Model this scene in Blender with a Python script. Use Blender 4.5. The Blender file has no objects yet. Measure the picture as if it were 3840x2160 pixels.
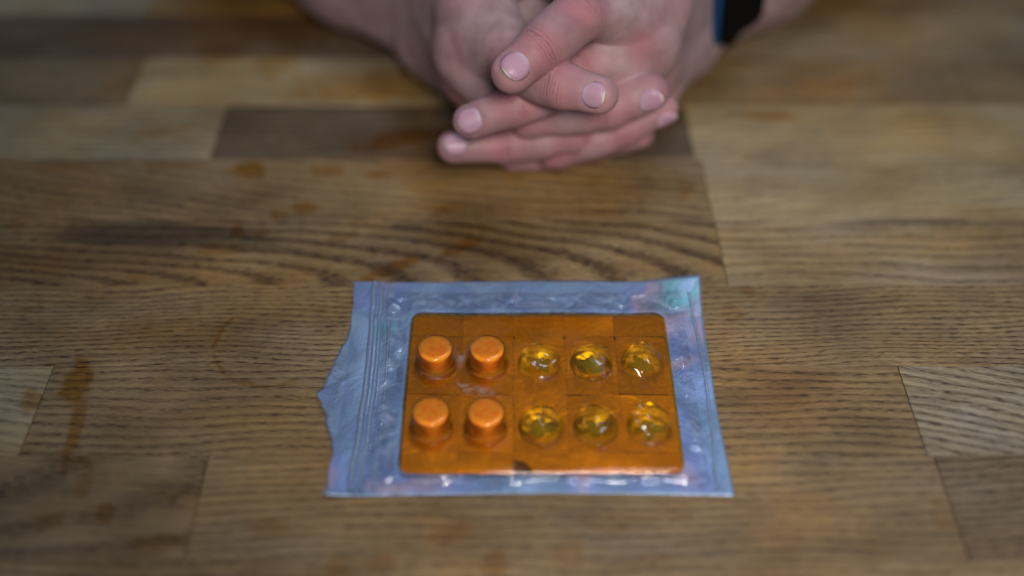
import bpy, bmesh, math, random
import numpy as np
from mathutils import Vector, Matrix, noise as mnoise

random.seed(7)
rng = np.random.default_rng(11)
SC = bpy.context.scene
COL = SC.collection

# ------------------------------------------------------------------ camera, world, lamps, exposure
F_PX, TH, H, K = 4173.0, math.radians(44), 0.29, 3840 / 2576
S_, C_ = math.sin(TH), math.cos(TH)
cam = bpy.data.cameras.new('camera')
cam.sensor_width = 36.0
cam.lens = 36.0 * F_PX / 3840
cam.clip_start, cam.clip_end = 0.01, 50
cam.dof.use_dof = True
cam.dof.focus_distance = 0.389
cam.dof.aperture_fstop = 2.1
cam_o = bpy.data.objects.new('camera', cam)
cam_o.location = (0, 0, H)
cam_o.rotation_euler = (math.radians(90) - TH, 0, 0)
COL.objects.link(cam_o)
SC.camera = cam_o

world = bpy.data.worlds.new('World')
SC.world = world
world.use_nodes = True
wb = world.node_tree.nodes['Background']
wb.inputs[0].default_value = (0.74, 0.80, 1.0, 1)
wb.inputs[1].default_value = 0.13

def area(name, loc, target, size, power, color, size_y=None):
    l = bpy.data.lights.new(name, 'AREA')
    l.energy, l.color, l.size = power, color, size
    if size_y:
        l.shape, l.size_y = 'RECTANGLE', size_y
    o = bpy.data.objects.new(name, l)
    o.location = loc
    o.rotation_euler = (Vector(target) - Vector(loc)).to_track_quat('-Z', 'Y').to_euler()
    COL.objects.link(o)
    return o
sp_ = bpy.data.lights.new('vignette_key_spot', 'SPOT')  # unseen key lamp, its narrow soft cone added to imitate lens vignetting
sp_.energy, sp_.color, sp_.spot_size, sp_.spot_blend, sp_.shadow_soft_size = 25.5, (1.0, 0.94, 0.88), math.radians(38.5), 1.0, 0.11
sp_o = bpy.data.objects.new('vignette_key_spot', sp_)
sp_o.location = (0.10, -0.25, 0.56)
sp_o.rotation_euler = (Vector((0.058, 0.332, 0)) - Vector(sp_o.location)).to_track_quat('-Z', 'Y').to_euler()
COL.objects.link(sp_o)
area('window_light', (0.5, 1.05, 2.4), (0.0, 0.3, 0), 0.8, 18.0, (0.66, 0.80, 1.0), 0.6)

SC.view_settings.view_transform = 'Standard'
SC.view_settings.look = 'None'
SC.view_settings.exposure = 0.0
SC.cycles.transparent_max_bounces = 16
SC.cycles.max_bounces = 8
SC.cycles.sample_clamp_indirect = 4
SC.cycles.use_denoising = True

# ------------------------------------------------------------------ helpers
def at(px, py, z=0.0):
    """photo position (of a 2576 wide print) -> point at height z"""
    u, v = px * K - 1920, py * K - 1080
    t = (H - z) / (F_PX * S_ + v * C_)
    return Vector((u * t, (F_PX * C_ - v * S_) * t, z))

def pd(px, py, d):
    u, v = px * K - 1920, py * K - 1080
    t = d / F_PX
    return np.array([u * t, (F_PX * C_ - v * S_) * t, H - (F_PX * S_ + v * C_) * t])

def lin(r, g, b):
    f = lambda c: (c / 255 / 12.92) if c <= 10 else ((c / 255 + 0.055) / 1.055) ** 2.4
    return (f(r), f(g), f(b), 1.0)

def link_mesh(name, verts, faces, mat=None, parent=None, smooth=True):
    me = bpy.data.meshes.new(name)
    me.from_pydata([tuple(map(float, v)) for v in verts], [], [tuple(map(int, f)) for f in faces])
    me.update()
    if smooth:
        me.polygons.foreach_set('use_smooth', [True] * len(me.polygons))
    o = bpy.data.objects.new(name, me)
    COL.objects.link(o)
    if mat:
        me.materials.append(mat)
    if parent:
        o.parent = parent
    return o

def empty(name, loc=(0, 0, 0)):
    o = bpy.data.objects.new(name, None)
    o.empty_display_size = 0.02
    o.location = loc
    COL.objects.link(o)
    return o

def tag(o, label, cat, group=None):
    o['label'], o['category'] = label, cat
    if group:
        o['group'] = group
    return o

def grid_faces(nu, nv, close_u=False):
    fs = []
    for i in range(nu if close_u else nu - 1):
        for j in range(nv - 1):
            a, b = i * nv + j, ((i + 1) % nu) * nv + j
            fs.append((a, b, b + 1, a + 1))
    return fs

def vattr(o, name, vals):
    a = o.data.attributes.new(name, 'FLOAT', 'POINT')
    a.data.foreach_set('value', np.asarray(vals, dtype=np.float32))

def nz(x, y, z=0.0):
    return mnoise.noise(Vector((x, y, z)))

class NT:
    """small node builder"""
    def __init__(s, name):
        s.mat = bpy.data.materials.new(name)
        s.mat.use_nodes = True
        s.t = s.mat.node_tree
        s.t.nodes.clear()
        s.out = s.t.nodes.new('ShaderNodeOutputMaterial')
    def n(s, typ, **kw):
        nd = s.t.nodes.new(typ)
        for k, v in kw.items():
            setattr(nd, k, v)
        return nd
    def put(s, sock, v):
        if isinstance(v, bpy.types.NodeSocket):
            s.t.links.new(v, sock)
        elif v is not None:
            if sock.type == 'VECTOR' and len(v) == 4:
                v = v[:3]
            sock.default_value = v
    def m(s, op, a, b=None, c=None, clamp=False):
        nd = s.n('ShaderNodeMath', operation=op, use_clamp=clamp)
        for i, v in enumerate((a, b, c)):
            if v is not None:
                s.put(nd.inputs[i], v)
        return nd.outputs[0]
    def vm(s, op, a, b=None):
        nd = s.n('ShaderNodeVectorMath', operation=op)
        s.put(nd.inputs[0], a)
        if b is not None:
            s.put(nd.inputs[1], b)
        return nd.outputs['Value'] if op in ('LENGTH', 'DISTANCE', 'DOT_PRODUCT') else nd.outputs[0]
    def noise(s, vec, scale=1.0, detail=3.0, rough=0.5, dist=0.0):
        nd = s.n('ShaderNodeTexNoise')
        s.put(nd.inputs['Vector'], vec)
        nd.inputs['Scale'].default_value = scale
        nd.inputs['Detail'].default_value = detail
        nd.inputs['Roughness'].default_value = rough
        nd.inputs['Distortion'].default_value = dist
        return nd.outputs[0]
    def step(s, v, a, b, lo=0.0, hi=1.0):
        nd = s.n('ShaderNodeMapRange', interpolation_type='SMOOTHSTEP')
        s.put(nd.inputs[0], v)
        for i, q in enumerate((a, b, lo, hi)):
            s.put(nd.inputs[i + 1], q)
        return nd.outputs[0]
    def mix(s, f, a, b, typ='MIX'):
        nd = s.n('ShaderNodeMix', data_type='RGBA', blend_type=typ)
        s.put(nd.inputs[0], f)
        s.put(nd.inputs[6], a)
        s.put(nd.inputs[7], b)
        return nd.outputs[2]
    def ramp(s, f, stops):
        nd = s.n('ShaderNodeValToRGB')
        e = nd.color_ramp.elements
        while len(e) < len(stops):
            e.new(0.5)
        for el, (p, c) in zip(e, stops):
            el.position, el.color = p, c
        s.put(nd.inputs[0], f)
        return nd.outputs[0]
    def attr(s, name, typ='GEOMETRY', out='Fac'):
        nd = s.n('ShaderNodeAttribute', attribute_type=typ, attribute_name=name)
        return nd.outputs[out]
    def bump(s, h, strength=0.3, dist=0.0005):
        nd = s.n('ShaderNodeBump')
        nd.inputs['Strength'].default_value = strength
        nd.inputs['Distance'].default_value = dist
        s.put(nd.inputs['Height'], h)
        return nd.outputs[0]
    def principled(s, **kw):
        nd = s.n('ShaderNodeBsdfPrincipled')
        for k, v in kw.items():
            s.put(nd.inputs[k.replace('_', ' ')], v)
        return nd.outputs[0]
    def mixs(s, f, a, b):
        nd = s.n('ShaderNodeMixShader')
        s.put(nd.inputs[0], f)
        s.put(nd.inputs[1], a)
        s.put(nd.inputs[2], b)
        return nd.outputs[0]
    def done(s, shader):
        s.t.links.new(shader, s.out.inputs['Surface'])
        return s.mat

# ------------------------------------------------------------------ oak material
STAINS = [  # px, py, half width, half height (metres on the table), turn, strength
    (628, 428, .0075, .0062, 0, .85), (820, 430, .008, .004, 0, .5), (955, 438, .006, .003, 10, .6),
    (1005, 350, .018, .006, 18, .95), (770, 521, .006, .0035, 0, .7), (598, 583, .0032, .004, 0, .7),
    (652, 590, .0022, .005, -15, .45), (560, 628, .011, .0035, 0, .5), (985, 675, .014, .0032, 32, .8), (1165, 618, .009, .003, 32, .7),
    (195, 960, .0052, .011, 0, .8), (188, 1085, .0024, .016, 4, .65), (75, 1012, .0035, .006, 10, .55), (265, 1285, .003, .0045, 0, .6),
    (205, 1160, .004, .002, 0, .5), (1560, 1312, .013, .005, 0, .42), (1245, 1420, .004, .006, 0, .6),
    (1130, 1342, .007, .004, 20, .45), (850, 1425, .004, .003, 0, .4), (1935, 292, .016, .003, -2, .75), (850, 205, .03, .008, 0, .35),
    (700, 40, .05, .03, 0, .5), (980, 215, .045, .012, 10, .6), (690, 160, .012, .009, 60, .5), (1600, 835, .006, .004, 0, .0),
    (1385, 935, .004, .003, 0, .0), (2370, 1300, .004, .006, 0, .4), (1500, 30, .03, .02, 0, .3), (1880, 730, .003, .0025, 0, .5),
    (1765, 900, .004, .008, 0, .35), (1840, 790, .004, .006, 0, .35), (1500, 452, .004, .002, 0, .5), (1290, 445, .006, .003, 0, .4),
    (2060, 215, .02, .006, 0, .3), (1760, 205, .010, .004, 0, .5), (2240, 255, .006, .004, 0, .35), (1430, 1390, .005, .006, 0, .35), (40, 560, .004, .004, 0, .3),
    (420, 330, .012, .004, 10, .45), (150, 420, .018, .004, 0, .4), (300, 215, .012, .006, 30, .4), (560, 120, .014, .012, 70, .5), (440, 415, .014, .003, 0, .45),
    (700, 540, .004, .004, 40, .5), (860, 600, .005, .003, 30, .4), (905, 555, .004, .0025, 0, .45), (345, 700, .004, .003, 0, .35), (60, 780, .004, .002, 0, .3),
    (120, 1310, .006, .004, 0, .4), (390, 1370, .009, .004, 15, .4), (680, 1330, .006, .004, 0, .35), (1690, 1290, .006, .004, 0, .4), (1980, 1360, .006, .004, 0, .3),
    (960, 1410, .005, .003, 0, .45), (1640, 1415, .006, .003, 0, .4), (215, 1210, .003, .006, 0, .4), (1130, 520, .006, .003, 20, .4), (1720, 470, .004, .008, 0, .4),
]
def make_oak():
    b = NT('oiled_oak')
    tc = b.n('ShaderNodeTexCoord').outputs['Object']
    geo = b.n('ShaderNodeNewGeometry').outputs['Position']
    seed = b.attr('seed', 'OBJECT', 'Vector')
    pith = b.attr('pith', 'OBJECT', 'Vector')      # y0, z0, tilt
    grain = b.attr('grain', 'OBJECT', 'Vector')    # rings per metre, skew, contrast
    tone = b.attr('tone', 'OBJECT', 'Color')
    sp = b.n('ShaderNodeSeparateXYZ'); b.put(sp.inputs[0], tc)
    x, y, z = sp.outputs
    pp = b.n('ShaderNodeSeparateXYZ'); b.put(pp.inputs[0], pith)
    gg = b.n('ShaderNodeSeparateXYZ'); b.put(gg.inputs[0], grain)
    P = b.vm('ADD', tc, seed)
    st = lambda a, c, d: b.vm('MULTIPLY', P, (a, c, d))
    n1 = b.noise(st(7, 22, 22), 1, 2)
    n2 = b.noise(st(28, 130, 130), 1, 2)
    yy = b.m('ADD', b.m('SUBTRACT', y, pp.outputs[0]), b.m('MULTIPLY', x, gg.outputs[1]))
    yy = b.m('ADD', yy, b.m('MULTIPLY', b.m('SUBTRACT', n1, 0.5), 0.020))
    zz = b.m('ADD', pp.outputs[1], b.m('MULTIPLY', x, pp.outputs[2]))
    r = b.m('SQRT', b.m('ADD', b.m('MULTIPLY', yy, yy), b.m('MULTIPLY', zz, zz)))
    r = b.m('ADD', r, b.m('MULTIPLY', b.m('SUBTRACT', n2, 0.5), 0.0012))
    fr = b.m('FRACT', b.m('MULTIPLY', r, gg.outputs[0]))
    ring = b.ramp(fr, [(0.0, (.75, .75, .75, 1)), (0.12, (1, 1, 1, 1)), (0.36, (.30, .30, .30, 1)), (0.8, (.0, .0, .0, 1)), (1.0, (.75, .75, .75, 1))])
    skewP = b.n('ShaderNodeCombineXYZ')
    b.put(skewP.inputs[0], b.m('MULTIPLY', x, 1.0)); b.put(skewP.inputs[1], b.m('ADD', y, b.m('MULTIPLY', x, gg.outputs[1]))); b.put(skewP.inputs[2], z)
    PS = b.vm('ADD', skewP.outputs[0], seed)
    wob = b.m('MULTIPLY', b.m('SUBTRACT', n1, 0.5), 0.006)
    wv = b.n('ShaderNodeCombineXYZ'); b.put(wv.inputs[1], wob)
    PS = b.vm('ADD', PS, wv.outputs[0])
    pores = b.noise(b.vm('MULTIPLY', PS, (240, 1750, 1)), 1, 1, 0.5)
    pores2 = b.noise(b.vm('MULTIPLY', PS, (420, 2300, 1)), 1, 1, 0.5)
    fibre = b.noise(b.vm('MULTIPLY', PS, (38, 620, 1)), 1, 4, 0.65)
    blot = b.noise(b.vm('MULTIPLY', geo, (14, 26, 1)), 1, 3, 0.6)
    pm = b.m('MULTIPLY', b.step(pores, .47, .60), b.m('ADD', .15, b.m('MULTIPLY', ring, 1.05)), clamp=True)
    pm2 = b.m('MULTIPLY', b.step(pores2, .60, .70), .45)
    pm = b.m('MAXIMUM', pm, pm2)
    con = b.m('MULTIPLY', gg.outputs[2], b.step(b.noise(b.vm('MULTIPLY', P, (9, 34, 1)), 1, 3, .6), .30, .68, .80, 1.25))
    dark = b.mix(1.0, tone, (.46, .40, .36, 1), 'MULTIPLY')
    col = b.mix(b.m('MULTIPLY', ring, b.m('MULTIPLY', con, .8), clamp=True), tone, dark)
    col = b.mix(1.0, col, b.ramp(fibre, [(.28, (.64, .61, .58, 1)), (.5, (1, 1, 1, 1)), (.74, (1.28, 1.27, 1.23, 1))]), 'MULTIPLY')
    col = b.mix(b.m('MULTIPLY', pm, b.m('MULTIPLY', con, 1.0), clamp=True), col, b.mix(1.0, tone, (.15, .115, .095, 1), 'MULTIPLY'))
    # knife scratches across the grain: short pale and dark cuts
    rot = b.n('ShaderNodeMapping'); b.put(rot.inputs['Vector'], geo); rot.inputs['Rotation'].default_value = (0, 0, math.radians(-32))
    scr = b.noise(b.vm('MULTIPLY', rot.outputs[0], (70, 1500, 1)), 1, 0)
    ray = b.m('MULTIPLY', b.step(scr, .70, .76), b.attr('ray', 'OBJECT'))
    col = b.mix(b.m('MULTIPLY', ray, .55), col, b.mix(1.0, tone, (.42, .30, .2, 1), 'MULTIPLY'))
    col = b.mix(1.0, col, b.ramp(blot, [(.32, (.66, .62, .56, 1)), (.52, (1, 1, 1, 1)), (.70, (1.24, 1.27, 1.30, 1))]), 'MULTIPLY')
    hueb = b.noise(b.vm('MULTIPLY', geo, (9, 15, 1)), 1, 4, .65)
    col = b.mix(1.0, col, b.ramp(hueb, [(.34, (1.16, .98, .66, 1)), (.5, (1.0, 1.0, .95, 1)), (.66, (.96, 1.02, 1.20, 1))]), 'MULTIPLY')
    # amber varnish drips, each its own worn patch
    edge = b.noise(b.vm('MULTIPLY', geo, (120, 120, 1)), 1, 3, .6)
    gs = b.n('ShaderNodeSeparateXYZ'); b.put(gs.inputs[0], geo)
    tot = None
    for (px, py, rx, ry, rt, s) in STAINS:
        if s <= 0:
            continue
        c = at(px, py)
        a = math.radians(rt)
        dx = b.m('SUBTRACT', gs.outputs[0], c.x)
        dy = b.m('SUBTRACT', gs.outputs[1], c.y)
        u = b.m('MULTIPLY', b.m('ADD', b.m('MULTIPLY', dx, math.cos(a)), b.m('MULTIPLY', dy, math.sin(a))), 1 / rx)
        v = b.m('MULTIPLY', b.m('SUBTRACT', b.m('MULTIPLY', dy, math.cos(a)), b.m('MULTIPLY', dx, math.sin(a))), 1 / ry)
        d = b.m('SQRT', b.m('ADD', b.m('MULTIPLY', u, u), b.m('MULTIPLY', v, v)))
        d = b.m('ADD', d, b.m('MULTIPLY', b.m('SUBTRACT', edge, .5), 1.7))
        w = b.step(d, 1.25, .62, 0.0, s)
        w = b.m('MULTIPLY', w, 1.2, clamp=True)
        tot = w if tot is None else b.m('MAXIMUM', tot, w)
    # dark mineral streaks in the wood
    dk = None
    for (px, py, rx, ry, s) in ((395, 590, .046, .0085, 1.0), (575, 608, .022, .005, .8), (2290, 556, .030, .0022, .7), (2120, 580, .030, .0016, .45), (1030, 570, .008, .0018, .7), (820, 545, .03, .002, .4)):
        c = at(px, py)
        u = b.m('MULTIPLY', b.m('SUBTRACT', gs.outputs[0], c.x), 1 / rx)
        v = b.m('MULTIPLY', b.m('SUBTRACT', gs.outputs[1], c.y), 1 / ry)
        d = b.m('ADD', b.m('SQRT', b.m('ADD', b.m('MULTIPLY', u, u), b.m('MULTIPLY', v, v))), b.m('MULTIPLY', b.m('SUBTRACT', fibre, .5), 1.2))
        w = b.step(d, 1.15, .55, 0.0, s)
        dk = w if dk is None else b.m('MAXIMUM', dk, w)
    col = b.mix(dk, col, b.mix(1.0, col, (.40, .385, .42, 1), 'MULTIPLY'))
    # the thin arc left by a wet cup
    c = at(690, 860)
    dx = b.m('MULTIPLY', b.m('SUBTRACT', gs.outputs[0], c.x), 1 / .021)
    dy = b.m('MULTIPLY', b.m('SUBTRACT', gs.outputs[1], c.y), 1 / .021)
    d = b.m('SQRT', b.m('ADD', b.m('MULTIPLY', dx, dx), b.m('MULTIPLY', dy, dy)))
    d = b.m('ADD', d, b.m('MULTIPLY', b.m('SUBTRACT', edge, .5), .25))
    w = b.m('MULTIPLY', b.step(b.m('ABSOLUTE', b.m('SUBTRACT', d, 1.0)), .075, .02), b.step(b.m('ADD', dx, b.m('MULTIPLY', dy, .75)), .15, -.5, 0, .7))
    w = b.m('MULTIPLY', w, b.step(edge, .35, .55))
    tot = b.m('MAXIMUM', tot, w)
    col = b.mix(tot, col, b.mix(1.0, col, (.80, .53, .12, 1), 'MULTIPLY'))
    h = b.m('SUBTRACT', b.m('MULTIPLY', fibre, .35), b.m('MULTIPLY', pm, 1.0))
    rough = b.m('ADD', .42, b.m('MULTIPLY', blot, .22))
    rough = b.m('SUBTRACT', rough, b.m('MULTIPLY', tot, .22))
    sh = b.principled(Base_Color=col, Roughness=rough, Specular_IOR_Level=.32, Normal=b.bump(h, .35, .0003))
    return b.done(sh)

OAK = make_oak()

# ------------------------------------------------------------------ the table top: glued oak staves
table = empty('oak_table', (0, 0.5, 0))
tag(table, 'butcher block oak table top of glued brown staves with amber stains', 'table')

WARM, MID, DARK, PALE, GREY, GOLD = (.255, .168, .078), (.205, .138, .068), (.128, .085, .050), (.305, .230, .124), (.280, .228, .148), (.280, .176, .064)
def row_joint(px, py):
    return at(px, py).x
YB = [H * q for q in (.222, .358, .494, .63, .766, .9, 1.0405, 1.172, 1.3085, 1.4456, 1.58, 1.717, 1.853, 1.99, 2.125, 2.26, 2.40, 2.53, 2.67, 2.80)]
# row index -> (joint xs, [(tone, rings per m, skew, contrast, pith y0, z0, tilt, ray)])
R = {}
R[3] = ([row_joint(500, 1250), row_joint(2385, 1250)], [(MID, 210, .05, .6, .03, .02, .10, 0), (tuple(1.06 * q for q in MID), 330, .0, .5, .12, .05, .02, 0), (tuple(.45 * a + .55 * b for a, b in zip(DARK, MID)), 330, -.05, .6, -.10, .04, .03, 0)])
R[4] = ([row_joint(90, 1035), row_joint(2296, 1035)], [(PALE, 300, .1, .45, .25, .1, .02, 0), (tuple(.93 * q for q in WARM), 290, .0, .75, .034, .012, .02, .0), (GREY, 270, .22, .85, .16, .05, .02, 0)])
R[5] = ([-.42, .44], [(MID, 250, 0, .7, .1, .05, .02, 0), (tuple(.90 * a + .1 * b for a, b in zip(WARM, GREY)), 430, -.015, .85, .26, .10, .012, 1.0), (PALE, 260, 0, .6, -.1, .05, .02, 0)])
R[6] = ([-.55, row_joint(1815, 640)], [(MID, 240, 0, .7, .1, .05, .0, 0), (tuple(.9 * q for q in WARM), 225, .0, 1.15, -.019, -.006, .17, 0), (tuple(.5 * a + .5 * b for a, b in zip(WARM, GREY)), 190, .0, .55, .028, .02, .05, 0)])
R[7] = ([-.48, row_joint(1779, 480)], [(MID, 250, 0, .6, .1, .05, .0, 0), (tuple(.92 * q for q in WARM), 260, .16, .7, .09, .05, .03, 0), (PALE, 230, -.06, .4, .14, .06, .03, 0)])
R[8] = ([row_joint(550, 330), row_joint(1735, 340)], [(tuple(.5 * a + .5 * b for a, b in zip(PALE, GREY)), 240, .02, .4, .12, .05, .03, 0), (tuple(.94 * q for q in DARK), 240, .0, .55, .10, .04, .03, 0), (PALE, 250, -.04, .35, -.14, .05, .03, 0)])
R[9] = ([row_joint(340, 205), row_joint(1500, 205), .21], [(MID, 250, 0, .6, .1, .04, .02, 0), (tuple(1.05 * q for q in PALE), 240, 0, .35, .1, .05, .02, 0), (MID, 250, 0, .5, .1, .04, .02, 0), (MID, 250, 0, .5, -.1, .04, .02, 0)])
R[10] = ([row_joint(1150, 95)], [(DARK, 250, 0, .6, .1, .04, .02, 0), (tuple(.6 * a + .4 * b for a, b in zip(MID, GREY)), 250, 0, .5, .1, .04, .02, 0)])
R[11] = ([row_joint(380, 10), row_joint(1400, 10)], [(GREY, 250, 0, .4, .1, .04, .02, 0), (GOLD, 250, 0, .4, .1, .04, .02, 0), (MID, 250, 0, .5, .1, .04, .02, 0)])

def stave(x0, x1, y0, y1, spec):
    tone, freq, skew, con, py0, pz0, tilt, ray = spec
    hx, hy, dz, bv = (x1 - x0) / 2 - 0.00012, (y1 - y0) / 2 - 0.00004, 0.027, 0.00018
    z = random.uniform(-.00006, .00006)
    prof = [(hx, hy, -dz), (hx, hy, z - bv), (hx - bv, hy - bv, z)]
    vs, fs = [], []
    for (a, c, q) in prof:
        vs += [(-a, -c, q), (a, -c, q), (a, c, q), (-a, c, q)]
    for k in range(2):
        for i in range(4):
            j = (i + 1) % 4
            fs.append((k * 4 + i, k * 4 + j, k * 4 + 4 + j, k * 4 + 4 + i))
    fs += [(8, 9, 10, 11), (3, 2, 1, 0)]
    o = link_mesh('stave', vs, fs, OAK, table, smooth=False)
    o.location = ((x0 + x1) / 2, (y0 + y1) / 2 - 0.5, 0)
    o['seed'] = [random.uniform(0, 9), random.uniform(0, 9), 0.0]
    o['pith'] = [py0, pz0, tilt]
    o['grain'] = [float(freq), skew, con]
    o['tone'] = [float(q) for q in tone]
    o['ray'] = float(ray)
    return o

for i in range(len(YB) - 1):
    if i in R:
        js, specs = R[i]
    else:
        js = [random.uniform(-.35, -.1), random.uniform(.1, .35)]
        specs = [(random.choice((MID, WARM, PALE, DARK, GREY)), random.uniform(200, 320), 0, .6, random.choice((-.1, .1)), .05, .02, 0) for _ in range(3)]
    xs = [-.75] + list(js) + [.75]
    for a, c, sp in zip(xs[:-1], xs[1:], specs):
        stave(a, c, YB[i], YB[i + 1], sp)

# ------------------------------------------------------------------ pouch
PX0, PX1, PY0, PY1 = -.0598, .0702, .2062, .3030           # pouch rectangle on the table
BX0, BX1, BY0, BY1 = -.0362, .0552, .2130, .2846           # blister rectangle inside it
left_px = [(888, 714), (893, 740), (892, 770), (886, 800), (880, 832), (872, 858), (858, 884), (846, 905), (838, 930), (828, 955),
           (812, 985), (797, 1001), (806, 1022), (816, 1045), (824, 1078), (834, 1112), (840, 1150), (839, 1180), (828, 1215), (812, 1247)]
LP = [at(*p) for p in left_px]
ly = np.array([p.y for p in LP])[::-1]
lx = np.array([p.x for p in LP])[::-1]
def left_x(y):
    x = float(np.interp(y, ly, lx))
    tear = max(0, 1 - abs(y - .249) / .024)
    return x + tear * (.0011 * nz(y * 520, 1.5) + .0006 * nz(y * 1400, 7.5)) + .0003 * nz(y * 300, 3)
def right_x(y):
    t = (y - PY0) / (PY1 - PY0)
    return .0700 + .0004 * t - .0012 * math.sin(t * math.pi)
def sheet_z(x, y):
    """resting height of the back film: nearly flat, the far right corner and the torn lip lift a little"""
    z = .00045 + .0004 * (nz(x * 60, y * 60, 3) + .6)
    cx, cy = max(0, (x - .050) / .02), max(0, (y - .285) / .018)
    z += .0030 * cx * cy
    fx = max(0, (-.050 - x) / .012)
    z += .0012 * fx * fx
    e = max(0, 1 - abs(y - .257) / .012)
    z += .0010 * e * max(0, (x - .056) / .014)
    return max(z, .0003)

def holo(name, clear):
    b = NT(name)
    geo = b.n('ShaderNodeNewGeometry')
    pos, nrm = geo.outputs['Position'], geo.outputs['Normal']
    sn = b.n('ShaderNodeSeparateXYZ'); b.put(sn.inputs[0], nrm)
    base = b.noise(b.vm('MULTIPLY', pos, (26, 22, 20)), 1, 2, .5, .6)
    ph = b.m('ADD', b.m('MULTIPLY', base, 1.9), b.m('ADD', b.m('MULTIPLY', sn.outputs[0], 1.1), b.m('MULTIPLY', sn.outputs[1], 1.5)))
    fr = b.m('FRACT', ph)
    hue = b.ramp(fr, [(0.0, (.18, .275, .43, 1)), (.22, (.28, .40, .60, 1)), (.40, (.15, .41, .46, 1)), (.52, (.21, .265, .37, 1)),
                      (.68, (.41, .33, .44, 1)), (.80, (.20, .275, .52, 1)), (1.0, (.18, .275, .43, 1))])
    fine = b.n('ShaderNodeTexVoronoi'); b.put(fine.inputs['Vector'], b.vm('MULTIPLY', pos, (1500, 1500, 1)))
    fine.inputs['Scale'].default_value = 1
    wr = b.noise(b.vm('MULTIPLY', pos, (90, 60, 60)), 1, 3, .55, .8)
    h = b.m('ADD', b.m('MULTIPLY', wr, 1.0), b.m('MULTIPLY', fine.outputs['Distance'], .06))
    nb = b.bump(h, .5, .0016)
    sh = b.principled(Base_Color=hue, Metallic=.40, Roughness=.42, Normal=nb, Coat_Weight=.35, Coat_Roughness=.18)
    if clear is not None:
        tr = b.n('ShaderNodeBsdfTransparent'); tr.inputs[0].default_value = (.96, .97, 1, 1)
        thick = b.noise(b.vm('MULTIPLY', pos, (40, 40, 1)), 1, 2)
        lip = b.step(b.attr('lip'), 0, 1, .86, .45)
        sh = b.mixs(b.m('ADD', lip, b.m('MULTIPLY', b.m('SUBTRACT', thick, .5), .25), clamp=True), tr.outputs[0], sh)
    return b.done(sh)

def clear_film():
    b = NT('clear_crinkled_film')
    geo = b.n('ShaderNodeNewGeometry')
    pos = geo.outputs['Position']
    tr = b.n('ShaderNodeBsdfTransparent'); tr.inputs[0].default_value = (.97, .98, 1, 1)
    gl = b.n('ShaderNodeBsdfGlossy'); gl.inputs['Roughness'].default_value = .10
    wr = b.noise(b.vm('MULTIPLY', pos, (130, 130, 60)), 1, 3, .5, 1.0)
    slack = b.attr('slack')
    nb = b.n('ShaderNodeBump'); nb.inputs['Distance'].default_value = .0006
    b.put(nb.inputs['Strength'], b.m('MULTIPLY', slack, .5)); b.put(nb.inputs['Height'], wr)
    b.put(gl.inputs['Normal'], nb.outputs[0])
    fz = b.n('ShaderNodeFresnel'); fz.inputs[0].default_value = 1.42
    b.put(fz.inputs['Normal'], nb.outputs[0])
    df = b.n('ShaderNodeBsdfDiffuse'); df.inputs[0].default_value = (.62, .68, .85, 1)
    s1 = b.mixs(b.m('MINIMUM', .45, b.m('MULTIPLY', fz.outputs[0], b.m('ADD', .10, b.m('MULTIPLY', slack, 1.3)))), tr.outputs[0], gl.outputs[0])
    milk = b.m('ADD', b.m('MULTIPLY', slack, .15), b.m('MULTIPLY', b.attr('milk'), .2))
    milk = b.m('MULTIPLY', milk, b.step(b.noise(b.vm('MULTIPLY', pos, (150, 210, 1)), 1, 4, .65, 1.5), .42, .66))
    s2 = b.mixs(milk, s1, df.outputs[0])
    return b.done(s2)

HOLO = holo('holographic_film', 0)
FILM = clear_film()
pouch = empty('zip_pouch', ((PX0 + PX1) / 2, (PY0 + PY1) / 2, 0))
tag(pouch, 'torn iridescent silver zip pouch lying flat around the orange blister pack', 'pouch')
POFF = -np.array(pouch.location)

NU, NV = 130, 120
vs = []
for i in range(NU):
    for j in range(NV):
        y = PY0 + (PY1 - PY0) * j / (NV - 1)
        xl, xr = left_x(y), right_x(y)
        x = xl + (xr - xl) * i / (NU - 1)
        yy = y + (.0006 * math.sin(x * 40 + 1) if j in (0, NV - 1) else 0) + .0012 * max(0, (x - .04) / .03) * (j == NV - 1)
        vs.append(np.array([x, yy, sheet_z(x, y)]) + POFF)
o = link_mesh('back_film', vs, grid_faces(NU, NV), HOLO, pouch)
vattr(o, 'lip', [max(0, min(1, (-.0535 - (v[0] - POFF[0])) / .006)) for v in vs])
m = o.modifiers.new('thickness', 'SOLIDIFY'); m.thickness = .00018; m.offset = -1

# blister contents
CX = [-.0265, -.0086, .0096, .0277, .0455]
CY = [.2608, .2325]
BZ = .0026                                                  # upper face of the blister sheet
R0, R1, PH = .0075, .0063, .0075                            # pocket foot radius, top radius, height
def content_h(x, y):
    h = -1.0
    if BX0 < x < BX1 and BY0 < y < BY1:
        h = BZ + .0002
        for cx in CX:
            for cy in CY:
                d = math.hypot(x - cx, y - cy)
                if d < R0 + .0004:
                    h = max(h, BZ + .0003 + PH * min(1, (R0 + .0004 - d) / (R0 - R1 + .0005)))
    return h
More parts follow.
